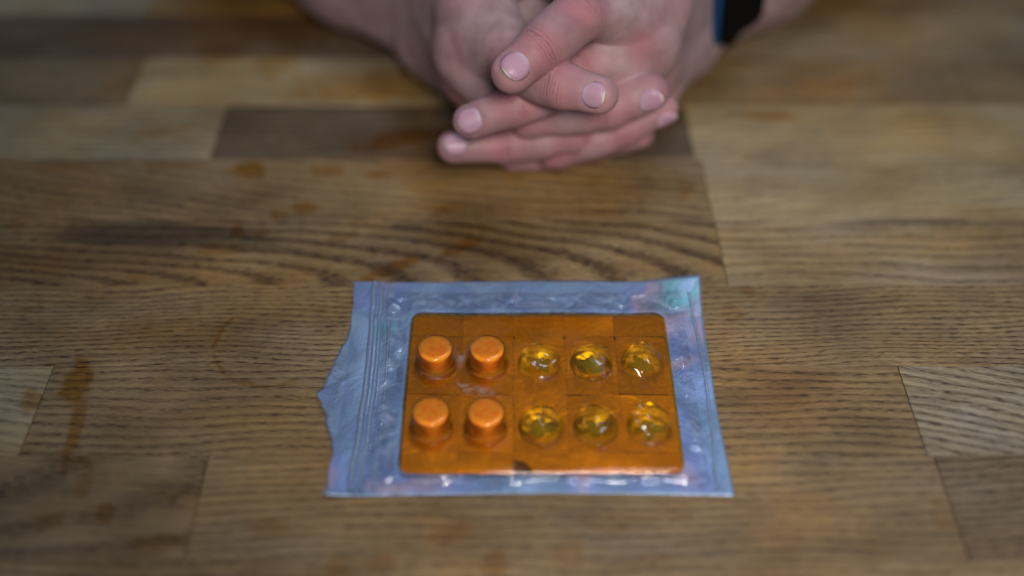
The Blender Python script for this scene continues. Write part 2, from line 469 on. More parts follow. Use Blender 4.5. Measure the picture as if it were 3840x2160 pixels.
# clear front film, draped: relaxed over the contents, welded to the back film along its border
FX0, FX1, FY0, FY1 = -.0470, .0628, .2095, .2968
fu, fv = 150, 124
X = np.linspace(FX0, FX1, fu); Y = np.linspace(FY0, FY1, fv)
lowz = np.array([[sheet_z(x, y) + .0003 for y in Y] for x in X])
cont = np.array([[content_h(x, y) for y in Y] for x in X])
film = np.maximum(lowz, cont)
edge = np.zeros_like(film, bool); edge[0] = edge[-1] = True; edge[:, 0] = edge[:, -1] = True
for it in range(260):
    lap = film.copy()
    lap[1:-1, 1:-1] = (film[:-2, 1:-1] + film[2:, 1:-1] + film[1:-1, :-2] + film[1:-1, 2:]) / 4
    lap = lap - np.where(cont > 0, .00018, .0000055)                                    # the film sags and clings
    film = np.where(edge, lowz, np.maximum(lap, np.maximum(lowz, cont)))
def knots(a, b, lo_, hi_, gap):
    p = [a]
    while p[-1] < b:
        p.append(p[-1] + gap * random.uniform(.5, 1.6))
    v = [(lo_ if q % 2 else hi_) * random.uniform(.75, 1.25) for q in range(len(p))]
    return np.array(p), np.array(v)
KT, KB = knots(BX0 - .012, BX1 + .012, .0030, .0098, .0085), knots(BX0 - .012, BX1 + .012, .0012, .0028, .012)
KL, KR = knots(BY0 - .012, BY1 + .012, .0026, .0090, .0100), knots(BY0 - .012, BY1 + .012, .0022, .0068, .0080)
for i, x in enumerate(X):
    for j, y in enumerate(Y):
        dx = max(BX0 - x, x - BX1, 0); dy = max(BY0 - y, y - BY1, 0)
        if (dx > 0 or dy > 0) and not edge[i, j]:
            if dy >= dx:
                w = np.interp(x + .35 * (y - BY1), *(KT if y > BY1 else KB))
            else:
                w = np.interp(y + .3 * (x - BX1), *(KR if x > BX1 else KL))
            film[i, j] = lowz[i, j] + .0029 * max(0, 1 - math.hypot(dx, dy) / w)
slack = np.zeros_like(film)
milk = np.zeros_like(film)
for i, x in enumerate(X):
    for j, y in enumerate(Y):
        dx = max(BX0 - x, x - BX1, 0); dy = max(BY0 - y, y - BY1, 0)
        d = math.hypot(dx, dy)
        slack[i, j] = min(1, d / .004)
        for (mx, my, ma, mb) in ((-.0245, .2500, .009, .0018), (-.013, .2480, .009, .0016), (.0345, .2535, .005, .0015), (-.018, .2625, .0035, .0035)):
            q = ((x - mx) / ma) ** 2 + ((y - my + .3 * (x - mx)) / mb) ** 2
            milk[i, j] = max(milk[i, j], math.exp(-q))
        milk[i, j] = max(milk[i, j], .45 * math.exp(-((y - BY1) / .0012) ** 2) if BX0 < x < BX1 else 0)
        if d > 0 and not edge[i, j]:
            kx, ky = (62, 40) if dy > dx else (40, 62)
            wx, wy = x + .004 * nz(x * 70, y * 70, 9), y + .004 * nz(x * 70, y * 70, 12)
            rdg = 1 - abs(nz(wx * kx + 5, wy * ky, 1.0)) * 4.0
            rd2 = 1 - abs(nz(wx * 135, wy * 120 + 7, 4.0)) * 2.6
            eb = min(1, min(x - FX0, FX1 - x, y - FY0, FY1 - y) / .003)
            film[i, j] += max(0, rdg) * .0015 * slack[i, j] * eb + max(0, rd2) * .0005 * slack[i, j] * eb
vs = [np.array([X[i], Y[j], film[i, j]]) + POFF for i in range(fu) for j in range(fv)]
o = link_mesh('front_film', vs, grid_faces(fu, fv), FILM, pouch)
vattr(o, 'slack', slack.ravel()); vattr(o, 'milk', milk.ravel())

# zip: two pressed ridges and a flat welded band along the torn side
def strip(name, top, bot, width, height, mat, n=60, wob=.0):
    vs = []
    a, c = at(*top), at(*bot)
    prof = [(-1, 0), (-.75, .62), (-.3, .97), (.3, .97), (.75, .62), (1, 0)]
    for i in range(n):
        t = i / (n - 1)
        p = a.lerp(c, t)
        x, y = p.x + wob * nz(p.y * 90, 5) + .0012 * math.sin(t * math.pi) , p.y
        for (u, h) in prof:
            xx = x + u * width / 2
            vs.append(np.array([xx, y, sheet_z(xx, y) + .00012 + h * height]) + POFF)
    return link_mesh(name, vs, grid_faces(n, len(prof)), mat, pouch)
strip('zip_band', (933, 716), (868, 1245), .0115, .0004, HOLO, wob=.0012)
strip('zip_ridge', (944, 718), (880, 1243), .0026, .0017, HOLO, wob=.0010)
strip('zip_ridge', (962, 718), (903, 1243), .0020, .0014, HOLO, wob=.0010)
strip('seal_ridge', (982, 718), (938, 1243), .0012, .0004, HOLO, wob=.0008)
strip('seal_ridge', (1733, 745), (1805, 1235), .0012, .0003, HOLO, wob=.0010)

# ------------------------------------------------------------------ blister pack
def plastic():
    b = NT('orange_blister_plastic')
    thin = b.attr('thin')
    tint = b.mix(thin, (.96, .485, .007, 1), b.mix(b.attr('empty'), (.99, .675, .20, 1), (.97, .63, .035, 1)))
    tr = b.n('ShaderNodeBsdfTransparent'); b.put(tr.inputs[0], tint)
    gl = b.n('ShaderNodeBsdfGlossy'); gl.inputs['Roughness'].default_value = .045
    fz = b.n('ShaderNodeFresnel'); fz.inputs[0].default_value = 1.5
    df = b.n('ShaderNodeBsdfDiffuse'); df.inputs[0].default_value = (.80, .30, .03, 1)
    pos = b.n('ShaderNodeNewGeometry').outputs['Position']
    n = b.noise(b.vm('MULTIPLY', pos, (600, 600, 600)), 1, 4, .7)
    s = b.mixs(b.step(n, .40, .8, .06, .16), tr.outputs[0], df.outputs[0])
    s = b.mixs(b.m('MULTIPLY', fz.outputs[0], 1.0), s, gl.outputs[0])
    return b.done(s)

def foil():
    b = NT('crumpled_lidding_foil')
    tc = b.n('ShaderNodeTexCoord').outputs['Object']
    rnd = b.n('ShaderNodeObjectInfo').outputs['Random']
    pos = b.n('ShaderNodeNewGeometry').outputs['Position']
    wr = b.noise(b.vm('MULTIPLY', pos, (120, 120, 40)), 1, 3, .6, 1.0)
    col = b.mix(rnd, (.62, .62, .60, 1), (.86, .85, .82, 1))
    sh = b.principled(Base_Color=col, Metallic=.72, Roughness=.30, Normal=b.bump(wr, .28, .0008))
    return b.done(sh)

PLAS, FOIL = plastic(), foil()
pack = empty('blister_pack', ((BX0 + BX1) / 2, (BY0 + BY1) / 2, 0))
tag(pack, 'orange see-through blister pack of ten pockets, six on the right burst empty', 'blister pack')
KOFF = -np.array(pack.location)
ex = [BX0] + [(CX[i] + CX[i + 1]) / 2 for i in range(4)] + [BX1]
ey = [BY1, (CY[0] + CY[1]) / 2, BY0]
CORN = .0042
def round_clip(x, y):
    """pull a border point of the sheet onto its rounded corner"""
    for cx, sx in ((BX0 + CORN, -1), (BX1 - CORN, 1)):
        for cy, sy in ((BY0 + CORN, -1), (BY1 - CORN, 1)):
            if (x - cx) * sx > 0 and (y - cy) * sy > 0:
                d = math.hypot(x - cx, y - cy)
                if d > CORN:
                    return cx + (x - cx) * CORN / d, cy + (y - cy) * CORN / d
    return x, y
def sheet_bow(x, y):
    return .0007 * (nz(x * 35, y * 35, 8)) + .0004 * ((x - .01) / .045) ** 2

# the sheet with a round mouth under every pocket
bm = bmesh.new()
NA = 72
RINGS = 7
for r_, cy in enumerate(CY):
    for c_, cx in enumerate(CX):
        x0, x1, y0, y1 = ex[c_], ex[c_ + 1], ey[r_ + 1], ey[r_]
        angs = sorted(set([2 * math.pi * k / NA for k in range(NA)] + [math.atan2(yy - cy, xx - cx) % (2 * math.pi) for xx in (x0, x1) for yy in (y0, y1)]))
        rings = []
        for k in range(RINGS):
            t = k / (RINGS - 1)
            ring = []
            for a in angs:
                ca, sa = math.cos(a), math.sin(a)
                lx_ = (x1 - cx) / ca if ca > 1e-9 else ((x0 - cx) / ca if ca < -1e-9 else 9)
                ly_ = (y1 - cy) / sa if sa > 1e-9 else ((y0 - cy) / sa if sa < -1e-9 else 9)
                L = min(lx_, ly_)
                rr = R0 + (L - R0) * t
                x, y = cx + ca * rr, cy + sa * rr
                x, y = round_clip(x, y)
                ring.append(bm.verts.new((x + KOFF[0], y + KOFF[1], BZ + sheet_bow(x, y))))
            rings.append(ring)
        n = len(angs)
        for k in range(RINGS - 1):
            for i in range(n):
                bm.faces.new((rings[k][i], rings[k + 1][i], rings[k + 1][(i + 1) % n], rings[k][(i + 1) % n]))
bmesh.ops.remove_doubles(bm, verts=bm.verts, dist=1e-6)
# folded skirt round the rim gives the sheet its thickness
be = [e for e in bm.edges if len(e.link_faces) == 1 and (lambda p: min(abs(p.x - KOFF[0] - BX0), abs(p.x - KOFF[0] - BX1), abs(p.y - KOFF[1] - BY0), abs(p.y - KOFF[1] - BY1)))((e.verts[0].co + e.verts[1].co) / 2) < .0016]
g = bmesh.ops.extrude_edge_only(bm, edges=be)
for v in g['geom']:
    if isinstance(v, bmesh.types.BMVert):
        v.co.z -= .0006
me = bpy.data.meshes.new('blister_sheet'); bm.to_mesh(me); bm.free()
me.polygons.foreach_set('use_smooth', [True] * len(me.polygons))
me.materials.append(PLAS)
o = bpy.data.objects.new('blister_sheet', me); COL.objects.link(o); o.parent = pack
vattr(o, 'thin', np.zeros(len(me.vertices)))

def pocket(cx, cy, full, k):
    prof = [(R0 + .0000, 0, 0)]
    fil = .0012
    prof += [(R0 - .0003, .0003, .4), (R0 - .0006, .0009, .75)]
    for t in (.25, .45, .65, .8):
        prof.append((R0 - .0006 + (R1 - R0 + .0006) * t, .0009 + (PH - fil - .0009) * t, .80 + .05 * t))
    for a in (0, 22, 45, 68, 90):
        q = math.radians(a)
        prof.append((R1 - fil + fil * math.cos(q), PH - fil + fil * math.sin(q), .85 + .15 * a / 90))
    for rr in (.0042, .0030, .0018, .0008):
        prof.append((rr, PH, 1.0))
    n, vs, th = 56, [], []
    sd = k * 3.7
    rr_ = random.Random(k * 31)
    cuts = [(rr_.uniform(0, 6.28), PH * rr_.uniform(.62, .95), rr_.uniform(.12, .75)) for _ in range(5)]
    for i in range(n):
        a = 2 * math.pi * i / n
        for (rr, zz, t) in prof:
            x, y, z = rr * math.cos(a), rr * math.sin(a), zz
            if not full:
                w = min(1, zz / .004)
                f = nz(math.cos(a) * 1.1 + sd, math.sin(a) * 1.1, zz * 120)
                cr = 1 + .16 * w * f - .07 * w
                x *= cr; y *= cr
                # facets where the cap was pushed in
                for (pa, ph, ps) in cuts:
                    z = min(z, ph + ps * (x * math.cos(pa) + y * math.sin(pa)))
                z -= w * .0004 * nz(x * 330 + sd, y * 330)
            vs.append((x, y, z)); th.append(t)
    fs = grid_faces(n, len(prof), True)
    vs.append((0, 0, np.mean([vs[i * len(prof) + len(prof) - 1][2] for i in range(n)]))); th.append(1)
    L = len(prof)
    for i in range(n):
        fs.append((i * L + L - 1, ((i + 1) % n) * L + L - 1, len(vs) - 1))
    o = link_mesh('pocket', vs, fs, PLAS, pack, smooth=True)
    o.location = (cx + KOFF[0], cy + KOFF[1], BZ + sheet_bow(cx, cy))
    vattr(o, 'thin', th)
    vattr(o, 'empty', [0.0 if full else 1.0] * len(th))
    if not full:
        o['label'] = 'burst empty pocket'
    return o

def foil_panel(x0, x1, y0, y1, hole, k):
    """one lidding square under the sheet, torn open where the tablet was pushed out"""
    zt = lambda x, y: BZ - .0011 + .00035 * nz(x * 90, y * 90, k) + tx * (x - (x0 + x1) / 2) + ty * (y - (y0 + y1) / 2)
    tx, ty = random.uniform(-.035, .035), random.uniform(-.012, .012)
    g = .00004
    x0 += g; x1 -= g; y0 += g; y1 -= g
    cx, cy = (x0 + x1) / 2, (y0 + y1) / 2
    vs, fs = [], []
    if hole is None:
        n = 7
        for i in range(n):
            for j in range(n):
                x, y = round_clip(x0 + (x1 - x0) * i / (n - 1), y0 + (y1 - y0) * j / (n - 1))
                vs.append((x - cx, y - cy, zt(x, y)))
        fs = grid_faces(n, n)
    else:
        hx, hy = hole
        n = 44
        for i in range(n):
            a = 2 * math.pi * i / n
            ca, sa = math.cos(a), math.sin(a)
            lx_ = (x1 - hx) / ca if ca > 1e-9 else ((x0 - hx) / ca if ca < -1e-9 else 9)
            ly_ = (y1 - hy) / sa if sa > 1e-9 else ((y0 - hy) / sa if sa < -1e-9 else 9)
            L = min(lx_, ly_)
            rr = min(L * .97, R0 * (.52 + .36 * nz(ca * 1.4 + k, sa * 1.4, k)))
            jag = .0007 * nz(i * .8, k) + .0012 * max(0, nz(i * .35, k + 4))
            for t, dz in ((0, -.0009), (.16, -.0003), (.5, 0), (1, 0)):
                q = rr - (jag if t == 0 else 0) + (L - rr) * t
                x, y = round_clip(hx + ca * q, hy + sa * q)
                vs.append((x - cx, y - cy, max(.0009, zt(x, y) + dz)))
        fs = grid_faces(n, 4, True)
    o = link_mesh('foil_panel', vs, fs, FOIL, pack)
    o.location = (cx + KOFF[0], cy + KOFF[1], 0)
YT, YL = .2738, .2222
for c_ in range(5):
    for (ya, yb, r_) in ((YT, BY1, None), (ey[1], YT, 0), (YL, ey[1], 1), (BY0, YL, None)):
        hole = (CX[c_], CY[r_]) if (r_ is not None and c_ >= 2) else None
        foil_panel(ex[c_] + (.0005 if c_ == 0 else 0), ex[c_ + 1] - (.0005 if c_ == 4 else 0), ya + (.0005 if ya == BY0 else 0), yb - (.0005 if yb == BY1 else 0), hole, c_ * 7 + (r_ or 5) * 3.3)
for r_ in range(2):
    for c_ in range(5):
        pocket(CX[c_], CY[r_], c_ < 2, r_ * 5 + c_ + 1)

# half-round dark mark on the near border of the sheet
b = NT('dark_mark'); MARK = b.done(b.principled(Base_Color=(.035, .022, .018, 1), Roughness=.5))
c = at(1308, 1190, BZ)
vs = [(0, 0, 0)] + [(.0062 * math.cos(math.radians(a)), .0050 * math.sin(math.radians(a)), 0) for a in range(0, 96, 8)]
o = link_mesh('half_round_mark', vs, [(0, i, i + 1) for i in range(1, len(vs) - 1)], MARK, pack, smooth=False)
o.location = (.0003 + KOFF[0], BY0 + .0006 + KOFF[1], BZ - .0003)

# ------------------------------------------------------------------ tablets
def tablet_mat():
    b = NT('pressed_orange_tablet')
    pos = b.n('ShaderNodeTexCoord').outputs['Object']
    n1 = b.noise(pos, 1900, 3, .7)
    n2 = b.noise(pos, 330, 3, .6)
    col = b.mix(b.step(n1, .45, .72), (1.0, .72, .55, 1), (.97, .52, .34, 1))
    col = b.mix(b.step(n2, .42, .62), col, (.96, .47, .29, 1))
    return b.done(b.principled(Base_Color=col, Roughness=.75, Subsurface_Weight=.8, Subsurface_Radius=(1, .5, .25), Subsurface_Scale=.0022, Normal=b.bump(n1, .2, .0001)))
TAB = tablet_mat()
rt, ht, f = .0060, .0069, .0007
prof = [(0, 0), (rt - .0004, 0), (rt, .0004)] + [(rt, ht - f)] + [(rt - f + f * math.cos(math.radians(a)), ht - f + f * math.sin(math.radians(a))) for a in (30, 60, 90)] + [(rt * .72, ht), (rt * .35, ht), (0, ht)]
n = 48
vs = [(r_ * math.cos(2 * math.pi * i / n), r_ * math.sin(2 * math.pi * i / n), z_) for i in range(n) for (r_, z_) in prof]
tl = ['orange tablet in the far row of the pack, in the corner pocket beside the zip', 'orange tablet in the far row of the pack, next to the first empty pocket',
      'orange tablet in the near row of the pack, in the corner pocket beside the zip', 'orange tablet in the near row of the pack, next to an empty pocket']
k = 0
tmesh = None
for r_ in range(2):
    for c_ in range(2):
        if tmesh is None:
            o = link_mesh('tablet', vs, grid_faces(n, len(prof), True), TAB)
            tmesh = o.data
        else:
            o = bpy.data.objects.new('tablet', tmesh); COL.objects.link(o)
        o.location = (CX[c_], CY[r_], BZ + .0001 + sheet_bow(CX[c_], CY[r_]))
        o.rotation_euler = (0, 0, k * 1.3)
        tag(o, tl[k], 'tablet', 'orange tablets left in the blister pack')
        k += 1

# ------------------------------------------------------------------ the person's clasped hands
MX = .042
def mir(p):
    return np.array([MX - p[0], p[1], p[2]])
# fingers: joints (photo x, photo y, distance from lens, radius), knuckle first; nail hint = (right, up, towards lens)
FING = {
 'L': {
  'index':  ([(1640, 8, .442, .0115), (1455, 38, .403, .0094), (1352, 128, .395, .0081), (1288, 182, .3925, .0076)], (-.15, -.12, 1), .0100, .0058),
  'middle': ([(1600, 108, .438, .0118), (1455, 190, .426, .0092), (1295, 266, .419, .0076), (1184, 306, .421, .0069)], (-.9, -.35, .6), .0095, .0056),
  'ring':   ([(1618, 158, .455, .0108), (1440, 330, .449, .0086), (1270, 364, .444, .0071), (1140, 370, .441, .0065)], (-1, -.02, .55), .009, .0053),
  'pinky':  ([(1628, 200, .469, .0096), (1520, 348, .468, .0076), (1390, 386, .467, .0066), (1290, 396, .466, .0060)], None, 0, 0),
 },
 'R': {
  'index':  ([(1200, 30, .442, .0115), (1300, 172, .414, .0092), (1415, 215, .401, .0080), (1508, 238, .3965, .0070)], (.35, -.35, .9), .0088, .0052),
  'middle': ([(1195, 125, .442, .0118), (1330, 288, .437, .0090), (1530, 270, .430, .0079), (1638, 232, .425, .0072)], (1.2, .35, .4), .0095, .0054),
  'ring':   ([(1205, 182, .455, .0105), (1400, 372, .456, .0083), (1565, 325, .450, .0070), (1668, 275, .446, .0062)], (1.0, -.2, .4), .009, .0050),
  'pinky':  ([(1232, 225, .470, .0095), (1330, 372, .474, .0076), (1480, 372, .473, .0066), (1610, 338, .468, .0060)], None, 0, 0),
 }}
WR = {'L': np.array([.077, .452, .032])}; WR['R'] = mir(WR['L'])
ELB = {'L': np.array([.268, .630, .046])}; ELB['R'] = mir(ELB['L'])

h_ = .00085
lo = np.array([-.190, .300, -.002]); hi = np.array([.232, .575, .112])
dim = np.ceil((hi - lo) / h_).astype(int)
gx, gy, gz = [lo[i] + h_ * np.arange(dim[i], dtype=np.float32) for i in range(3)]
BIG = np.float32(.03)

def sub(pts, mar):
    a = np.maximum(0, np.floor((np.min(pts, 0) - mar - lo) / h_).astype(int))
    b = np.minimum(dim, np.ceil((np.max(pts, 0) + mar - lo) / h_).astype(int) + 1)
    return tuple(slice(int(a[i]), int(max(a[i], b[i]))) for i in range(3))
def cone_d(sl, a, b, ra, rb):
    x = gx[sl[0]][:, None, None]; y = gy[sl[1]][None, :, None]; z = gz[sl[2]][None, None, :]
    ab = (b - a).astype(np.float32); L2 = float(ab @ ab) + 1e-12
    t = np.clip(((x - a[0]) * ab[0] + (y - a[1]) * ab[1] + (z - a[2]) * ab[2]) / L2, 0, 1)
    return np.sqrt((x - a[0] - t * ab[0]) ** 2 + (y - a[1] - t * ab[1]) ** 2 + (z - a[2] - t * ab[2]) ** 2) - (ra + (rb - ra) * t)
def smin(a, b, k):
    q = np.maximum(k - np.abs(a - b), 0) / k
    return np.minimum(a, b) - q * q * k * .25
def addcone(Fl, a, b, ra, rb, k):
    a, b = np.asarray(a, np.float32), np.asarray(b, np.float32)
    sl = sub([a, b], max(ra, rb) + .016)
    Fl[sl] = smin(Fl[sl], cone_d(sl, a, b, ra, rb), k)

SEGS = []          # (hand, finger, a, b, joint index) for colouring
NAILS = []
field = np.full(dim, BIG, np.float32)
right_v, up_v, back_v = np.array([1, 0, 0.]), np.array([0, S_, C_]), np.array([0, -C_, S_])
for hand in 'LR':
    palm = np.full(dim, BIG, np.float32)
    J = {k: ([pd(*p[:3]) for p in v[0]], [p[3] for p in v[0]]) for k, v in FING[hand].items()}
    w, e = WR[hand], ELB[hand]
    fd = (e - w) / np.linalg.norm(e - w)
    side = np.array([fd[1], -fd[0], 0.]) * (1 if hand == 'L' else -1)
    upz = np.array([0, 0, 1.])
    # wrist and forearm: an upright oval (thumb side up)
    for o_, ra in ((upz * .010, .0185), (-upz * .010, .0195)):
        addcone(palm, w + o_, w + fd * .06 + o_ * 1.1, ra, ra * 1.12, .014)
        addcone(palm, w + fd * .06 + o_ * 1.1, e + o_ * 1.2, ra * 1.12, ra * 1.6, .014)
    offs = {'index': .016, 'middle': .005, 'ring': -.006, 'pinky': -.014}
    for k in offs:
        P_, R_ = J[k]
        addcone(palm, w + upz * offs[k], P_[0], .0155, R_[0], .012)
    ks = list(offs)
    for a_, b_ in zip(ks[:-1], ks[1:]):
        addcone(palm, J[a_][0][0], J[b_][0][0], J[a_][1][0] * .95, J[b_][1][0] * .95, .010)
        wa, wb_ = J[a_][0][0] * .72 + J[a_][0][1] * .28, J[b_][0][0] * .72 + J[b_][0][1] * .28
        addcone(palm, wa, wb_, J[a_][1][0] * .78, J[b_][1][0] * .78, .010)
    # heel of the hand on the table, ball of the thumb, thumb
    inn = -1 if hand == 'L' else 1
    heel = w + np.array([inn * .004, -.014, -.013])
    addcone(palm, heel, J['pinky'][0][0] + np.array([0, .004, -.003]), .0165, .0115, .012)
    tb = w + np.array([inn * .012, -.008, .018])
    t1 = w + np.array([inn * .030, -.034, .038]); t2 = w + np.array([inn * .050, -.046, .052]); t3 = w + np.array([inn * .076, -.048, .057])
    if hand == 'R':
        t2, t3 = pd(1290, -70, .482), pd(1400, -75, .470)
        addcone(palm, pd(1225, 40, .492), pd(1400, 50, .492), .0150, .0140, .006)
    else:
        t2, t3 = pd(1545, -75, .462), pd(1420, -60, .452)
    addcone(palm, tb, t1, .0175, .0130, .012)
    addcone(palm, t1, t2, .0120, .0102, .006); addcone(palm, t2, t3, .0100, .0085, .004)
    # tendons on the back of the hand
    for k in ('index', 'middle', 'ring'):
        out = -np.array([inn, 0.25, 0]) * .0085
        addcone(palm, w + upz * offs[k] * .6 + out * 1.0, J[k][0][0] + out * .45, .0062, .0068, .006)
    hf = palm.copy()
    for k in ks:
        P_, R_ = J[k]
        ff = np.full(dim, BIG, np.float32)
        for i in range(3):
            addcone(ff, P_[i], P_[i + 1], R_[i], R_[i + 1], .003)
            SEGS.append((hand, k, P_[i], P_[i + 1], i))
        # soft finger pads between the joints
        for i in (0, 1):
            mid = (P_[i] + P_[i + 1]) / 2
            addcone(ff, mid, mid * .7 + P_[i + 1] * .3, (R_[i] + R_[i + 1]) / 2 * 1.015, (R_[i] + R_[i + 1]) / 2 * 1.01, .004)
        sl = sub(P_, .032)
        hf[sl] = np.minimum(hf[sl], smin(ff[sl], palm[sl], .012))
        hint = FING[hand][k][1]
        if hint:
            ax = P_[3] - P_[2]; ax /= np.linalg.norm(ax)
            n_ = hint[0] * right_v + hint[1] * up_v + hint[2] * back_v
            n_ = n_ - ax * (n_ @ ax); n_ /= np.linalg.norm(n_)
            NAILS.append((hand, k, P_[3] - ax * .0004, ax, n_, np.cross(n_, ax), R_[3] * 1.02, FING[hand][k][2], FING[hand][k][3]))
    field = np.minimum(field, hf)
    del palm, hf
# nail beds: a shallow recess under every nail plate
for (hand, k, c, ax, n_, bi, r_, ln, wd) in NAILS:
    sl = sub([c], .016)
    x = gx[sl[0]][:, None, None] - c[0]; y = gy[sl[1]][None, :, None] - c[1]; z = gz[sl[2]][None, None, :] - c[2]
    u = x * ax[0] + y * ax[1] + z * ax[2]; v = x * bi[0] + y * bi[1] + z * bi[2]; d = x * n_[0] + y * n_[1] + z * n_[2]
    q = (np.abs(u / (ln * .56)) ** 2.6 + np.abs(v / (wd * 1.08)) ** 2.6)
    m = np.clip((1.25 - q) / .5, 0, 1) * np.clip(d / .002, 0, 1)
    field[sl] += (.00045 * m).astype(np.float32)
# the hands rest flat on the table
field = np.maximum(field, (.0004 - gz)[None, None, :])

def surface_nets(Fd):
    s = Fd < 0
    nx, ny, nz_ = Fd.shape
    mix = np.zeros((nx - 1, ny - 1, nz_ - 1), np.int8)
    for i in (0, 1):
        for j in (0, 1):
            for k in (0, 1):
                mix += s[i:nx - 1 + i, j:ny - 1 + j, k:nz_ - 1 + k]
    ids = np.argwhere((mix > 0) & (mix < 8))
    del mix
    cor = {}
    for i in (0, 1):
        for j in (0, 1):
            for k in (0, 1):
                cor[i, j, k] = Fd[ids[:, 0] + i, ids[:, 1] + j, ids[:, 2] + k]
    acc = np.zeros((len(ids), 3)); cnt = np.zeros(len(ids))
    for a in cor:
        for axn in range(3):
            if a[axn] == 0:
                b_ = list(a); b_[axn] = 1; b_ = tuple(b_)
                va, vb = cor[a], cor[b_]
                hit = (va < 0) != (vb < 0)
                t = np.where(hit, va / np.where(hit, va - vb, 1), 0)
                p = np.tile(np.array(a, float), (len(ids), 1)); p[:, axn] += t
                acc[hit] += p[hit]; cnt[hit] += 1
    V = ids + acc / cnt[:, None]
    idx = np.full((nx - 1, ny - 1, nz_ - 1), -1, np.int32)
    idx[ids[:, 0], ids[:, 1], ids[:, 2]] = np.arange(len(ids))
    Q = []
    for axn in range(3):
        a = [slice(0, None)] * 3; b_ = [slice(0, None)] * 3
        a[axn] = slice(0, -1); b_[axn] = slice(1, None)
        ch = np.argwhere(s[tuple(a)] != s[tuple(b_)])
        o1, o2 = [(1, 2), (2, 0), (0, 1)][axn]
        ok = np.ones(len(ch), bool)
        for oo in (o1, o2):
            ok &= (ch[:, oo] > 0) & (ch[:, oo] < Fd.shape[oo] - 1)
        ch = ch[ok]
        ins = s[ch[:, 0], ch[:, 1], ch[:, 2]]
        def cell(d1, d2):
            c_ = ch.copy(); c_[:, o1] += d1; c_[:, o2] += d2
            return idx[c_[:, 0], c_[:, 1], c_[:, 2]]
        q = np.stack([cell(-1, -1), cell(0, -1), cell(0, 0), cell(-1, 0)], 1)
        q[~ins] = q[~ins][:, ::-1]
        Q.append(q)
    return V, np.concatenate(Q)
V, Q = surface_nets(field)
V = lo + h_ * V
del field
Q = Q[(Q >= 0).all(1)]

# per-vertex: signed distance to the nearest finger joint (for creases) and redness over knuckles and tips
best = np.full(len(V), 1e9); crease = np.full(len(V), .05); red = np.zeros(len(V))
jts = []
for (hand, k, a, b_, i) in SEGS:
    ab = b_ - a; L = np.linalg.norm(ab); d_ = ab / L
    t = np.clip((V - a) @ d_, 0, L)
    dist = np.linalg.norm(V - a - t[:, None] * d_, axis=1)
    m = dist < best
    tt = (V - a) @ d_
    near = np.where(tt < L / 2, tt, tt - L) if i else np.where(tt < L / 2, .05, tt - L)
    if i == 2:
        near = np.where(tt < L / 2, tt, .05)
    crease[m] = near[m]; best[m] = dist[m]
    jts.append((a, .012 if i else .012, 1.0))
    if i == 2:
        jts.append((b_, .011, .7))
jts += [(pd(1592, 118, .430), .008, 1.25), (pd(1165, 236, .452), .009, 1.1)]
for (c, rad, s) in jts:
    c2 = c + np.array([0, -.005, .004])
    red = np.maximum(red, s * np.exp(-(np.linalg.norm(V - c2, axis=1) / rad) ** 2))

def skin_mat():
    b = NT('skin')
    pos = b.n('ShaderNodeNewGeometry').outputs['Position']
    red_, cr = b.attr('redness'), b.attr('crease')
    mott = b.noise(b.vm('MULTIPLY', pos, (95, 95, 95)), 1, 4, .6)
    col = b.mix(b.step(mott, .3, .7), (.305, .200, .208, 1), (.40, .295, .303, 1))
    col = b.mix(b.m('MULTIPLY', red_, b.step(mott, .2, .75, .35, .95), clamp=True), col, (.40, .12, .142, 1))
    col = b.mix(1.0, col, b.ramp(b.noise(pos, 42, 3, .6), [(.32, (.80, .72, .74, 1)), (.55, (1, 1, 1, 1)), (.72, (1.10, 1.08, 1.05, 1))]), 'MULTIPLY')
    w = b.m('ADD', cr, b.m('MULTIPLY', b.m('SUBTRACT', b.noise(pos, 260, 2), .5), .0016))
    lines = None
    for off, wd, am in ((0, .00032, 1.0), (.0013, .00022, .55), (-.0014, .00025, .6), (.0026, .0002, .3), (-.0028, .0002, .35)):
        l = b.step(b.m('ABSOLUTE', b.m('SUBTRACT', w, off)), wd, 0, 0, am)
        lines = l if lines is None else b.m('MAXIMUM', lines, l)
    brk = b.step(b.noise(pos, 190, 2), .36, .58)
    lines = b.m('MULTIPLY', lines, brk)
    col = b.mix(b.m('MULTIPLY', lines, .65), col, (.17, .065, .065, 1))
    vor = b.n('ShaderNodeTexVoronoi', feature='DISTANCE_TO_EDGE'); vor.inputs['Scale'].default_value = 1300
    b.put(vor.inputs['Vector'], pos)
    hgt = b.m('SUBTRACT', b.m('MULTIPLY', b.step(vor.outputs[0], 0, .12), .16), b.m('MULTIPLY', lines, 1.2))
    hgt = b.m('ADD', hgt, b.m('MULTIPLY', mott, .6))
    sh = b.principled(Base_Color=col, Roughness=.55, Subsurface_Weight=.5, Subsurface_Radius=(1.0, .38, .22), Subsurface_Scale=.0028,
                      Specular_IOR_Level=.5, Normal=b.bump(hgt, .6, .0004))
    return b.done(sh)
SKIN = skin_mat()
person = link_mesh('person', V, Q, SKIN)
vattr(person, 'redness', red); vattr(person, 'crease', crease)
tag(person, 'person with bare forearms and hands clasped on the table, fingers interlaced, behind the pouch', 'person')
sm = person.modifiers.new('smooth', 'CORRECTIVE_SMOOTH')
sm.iterations, sm.factor, sm.use_only_smooth = 3, .5, True

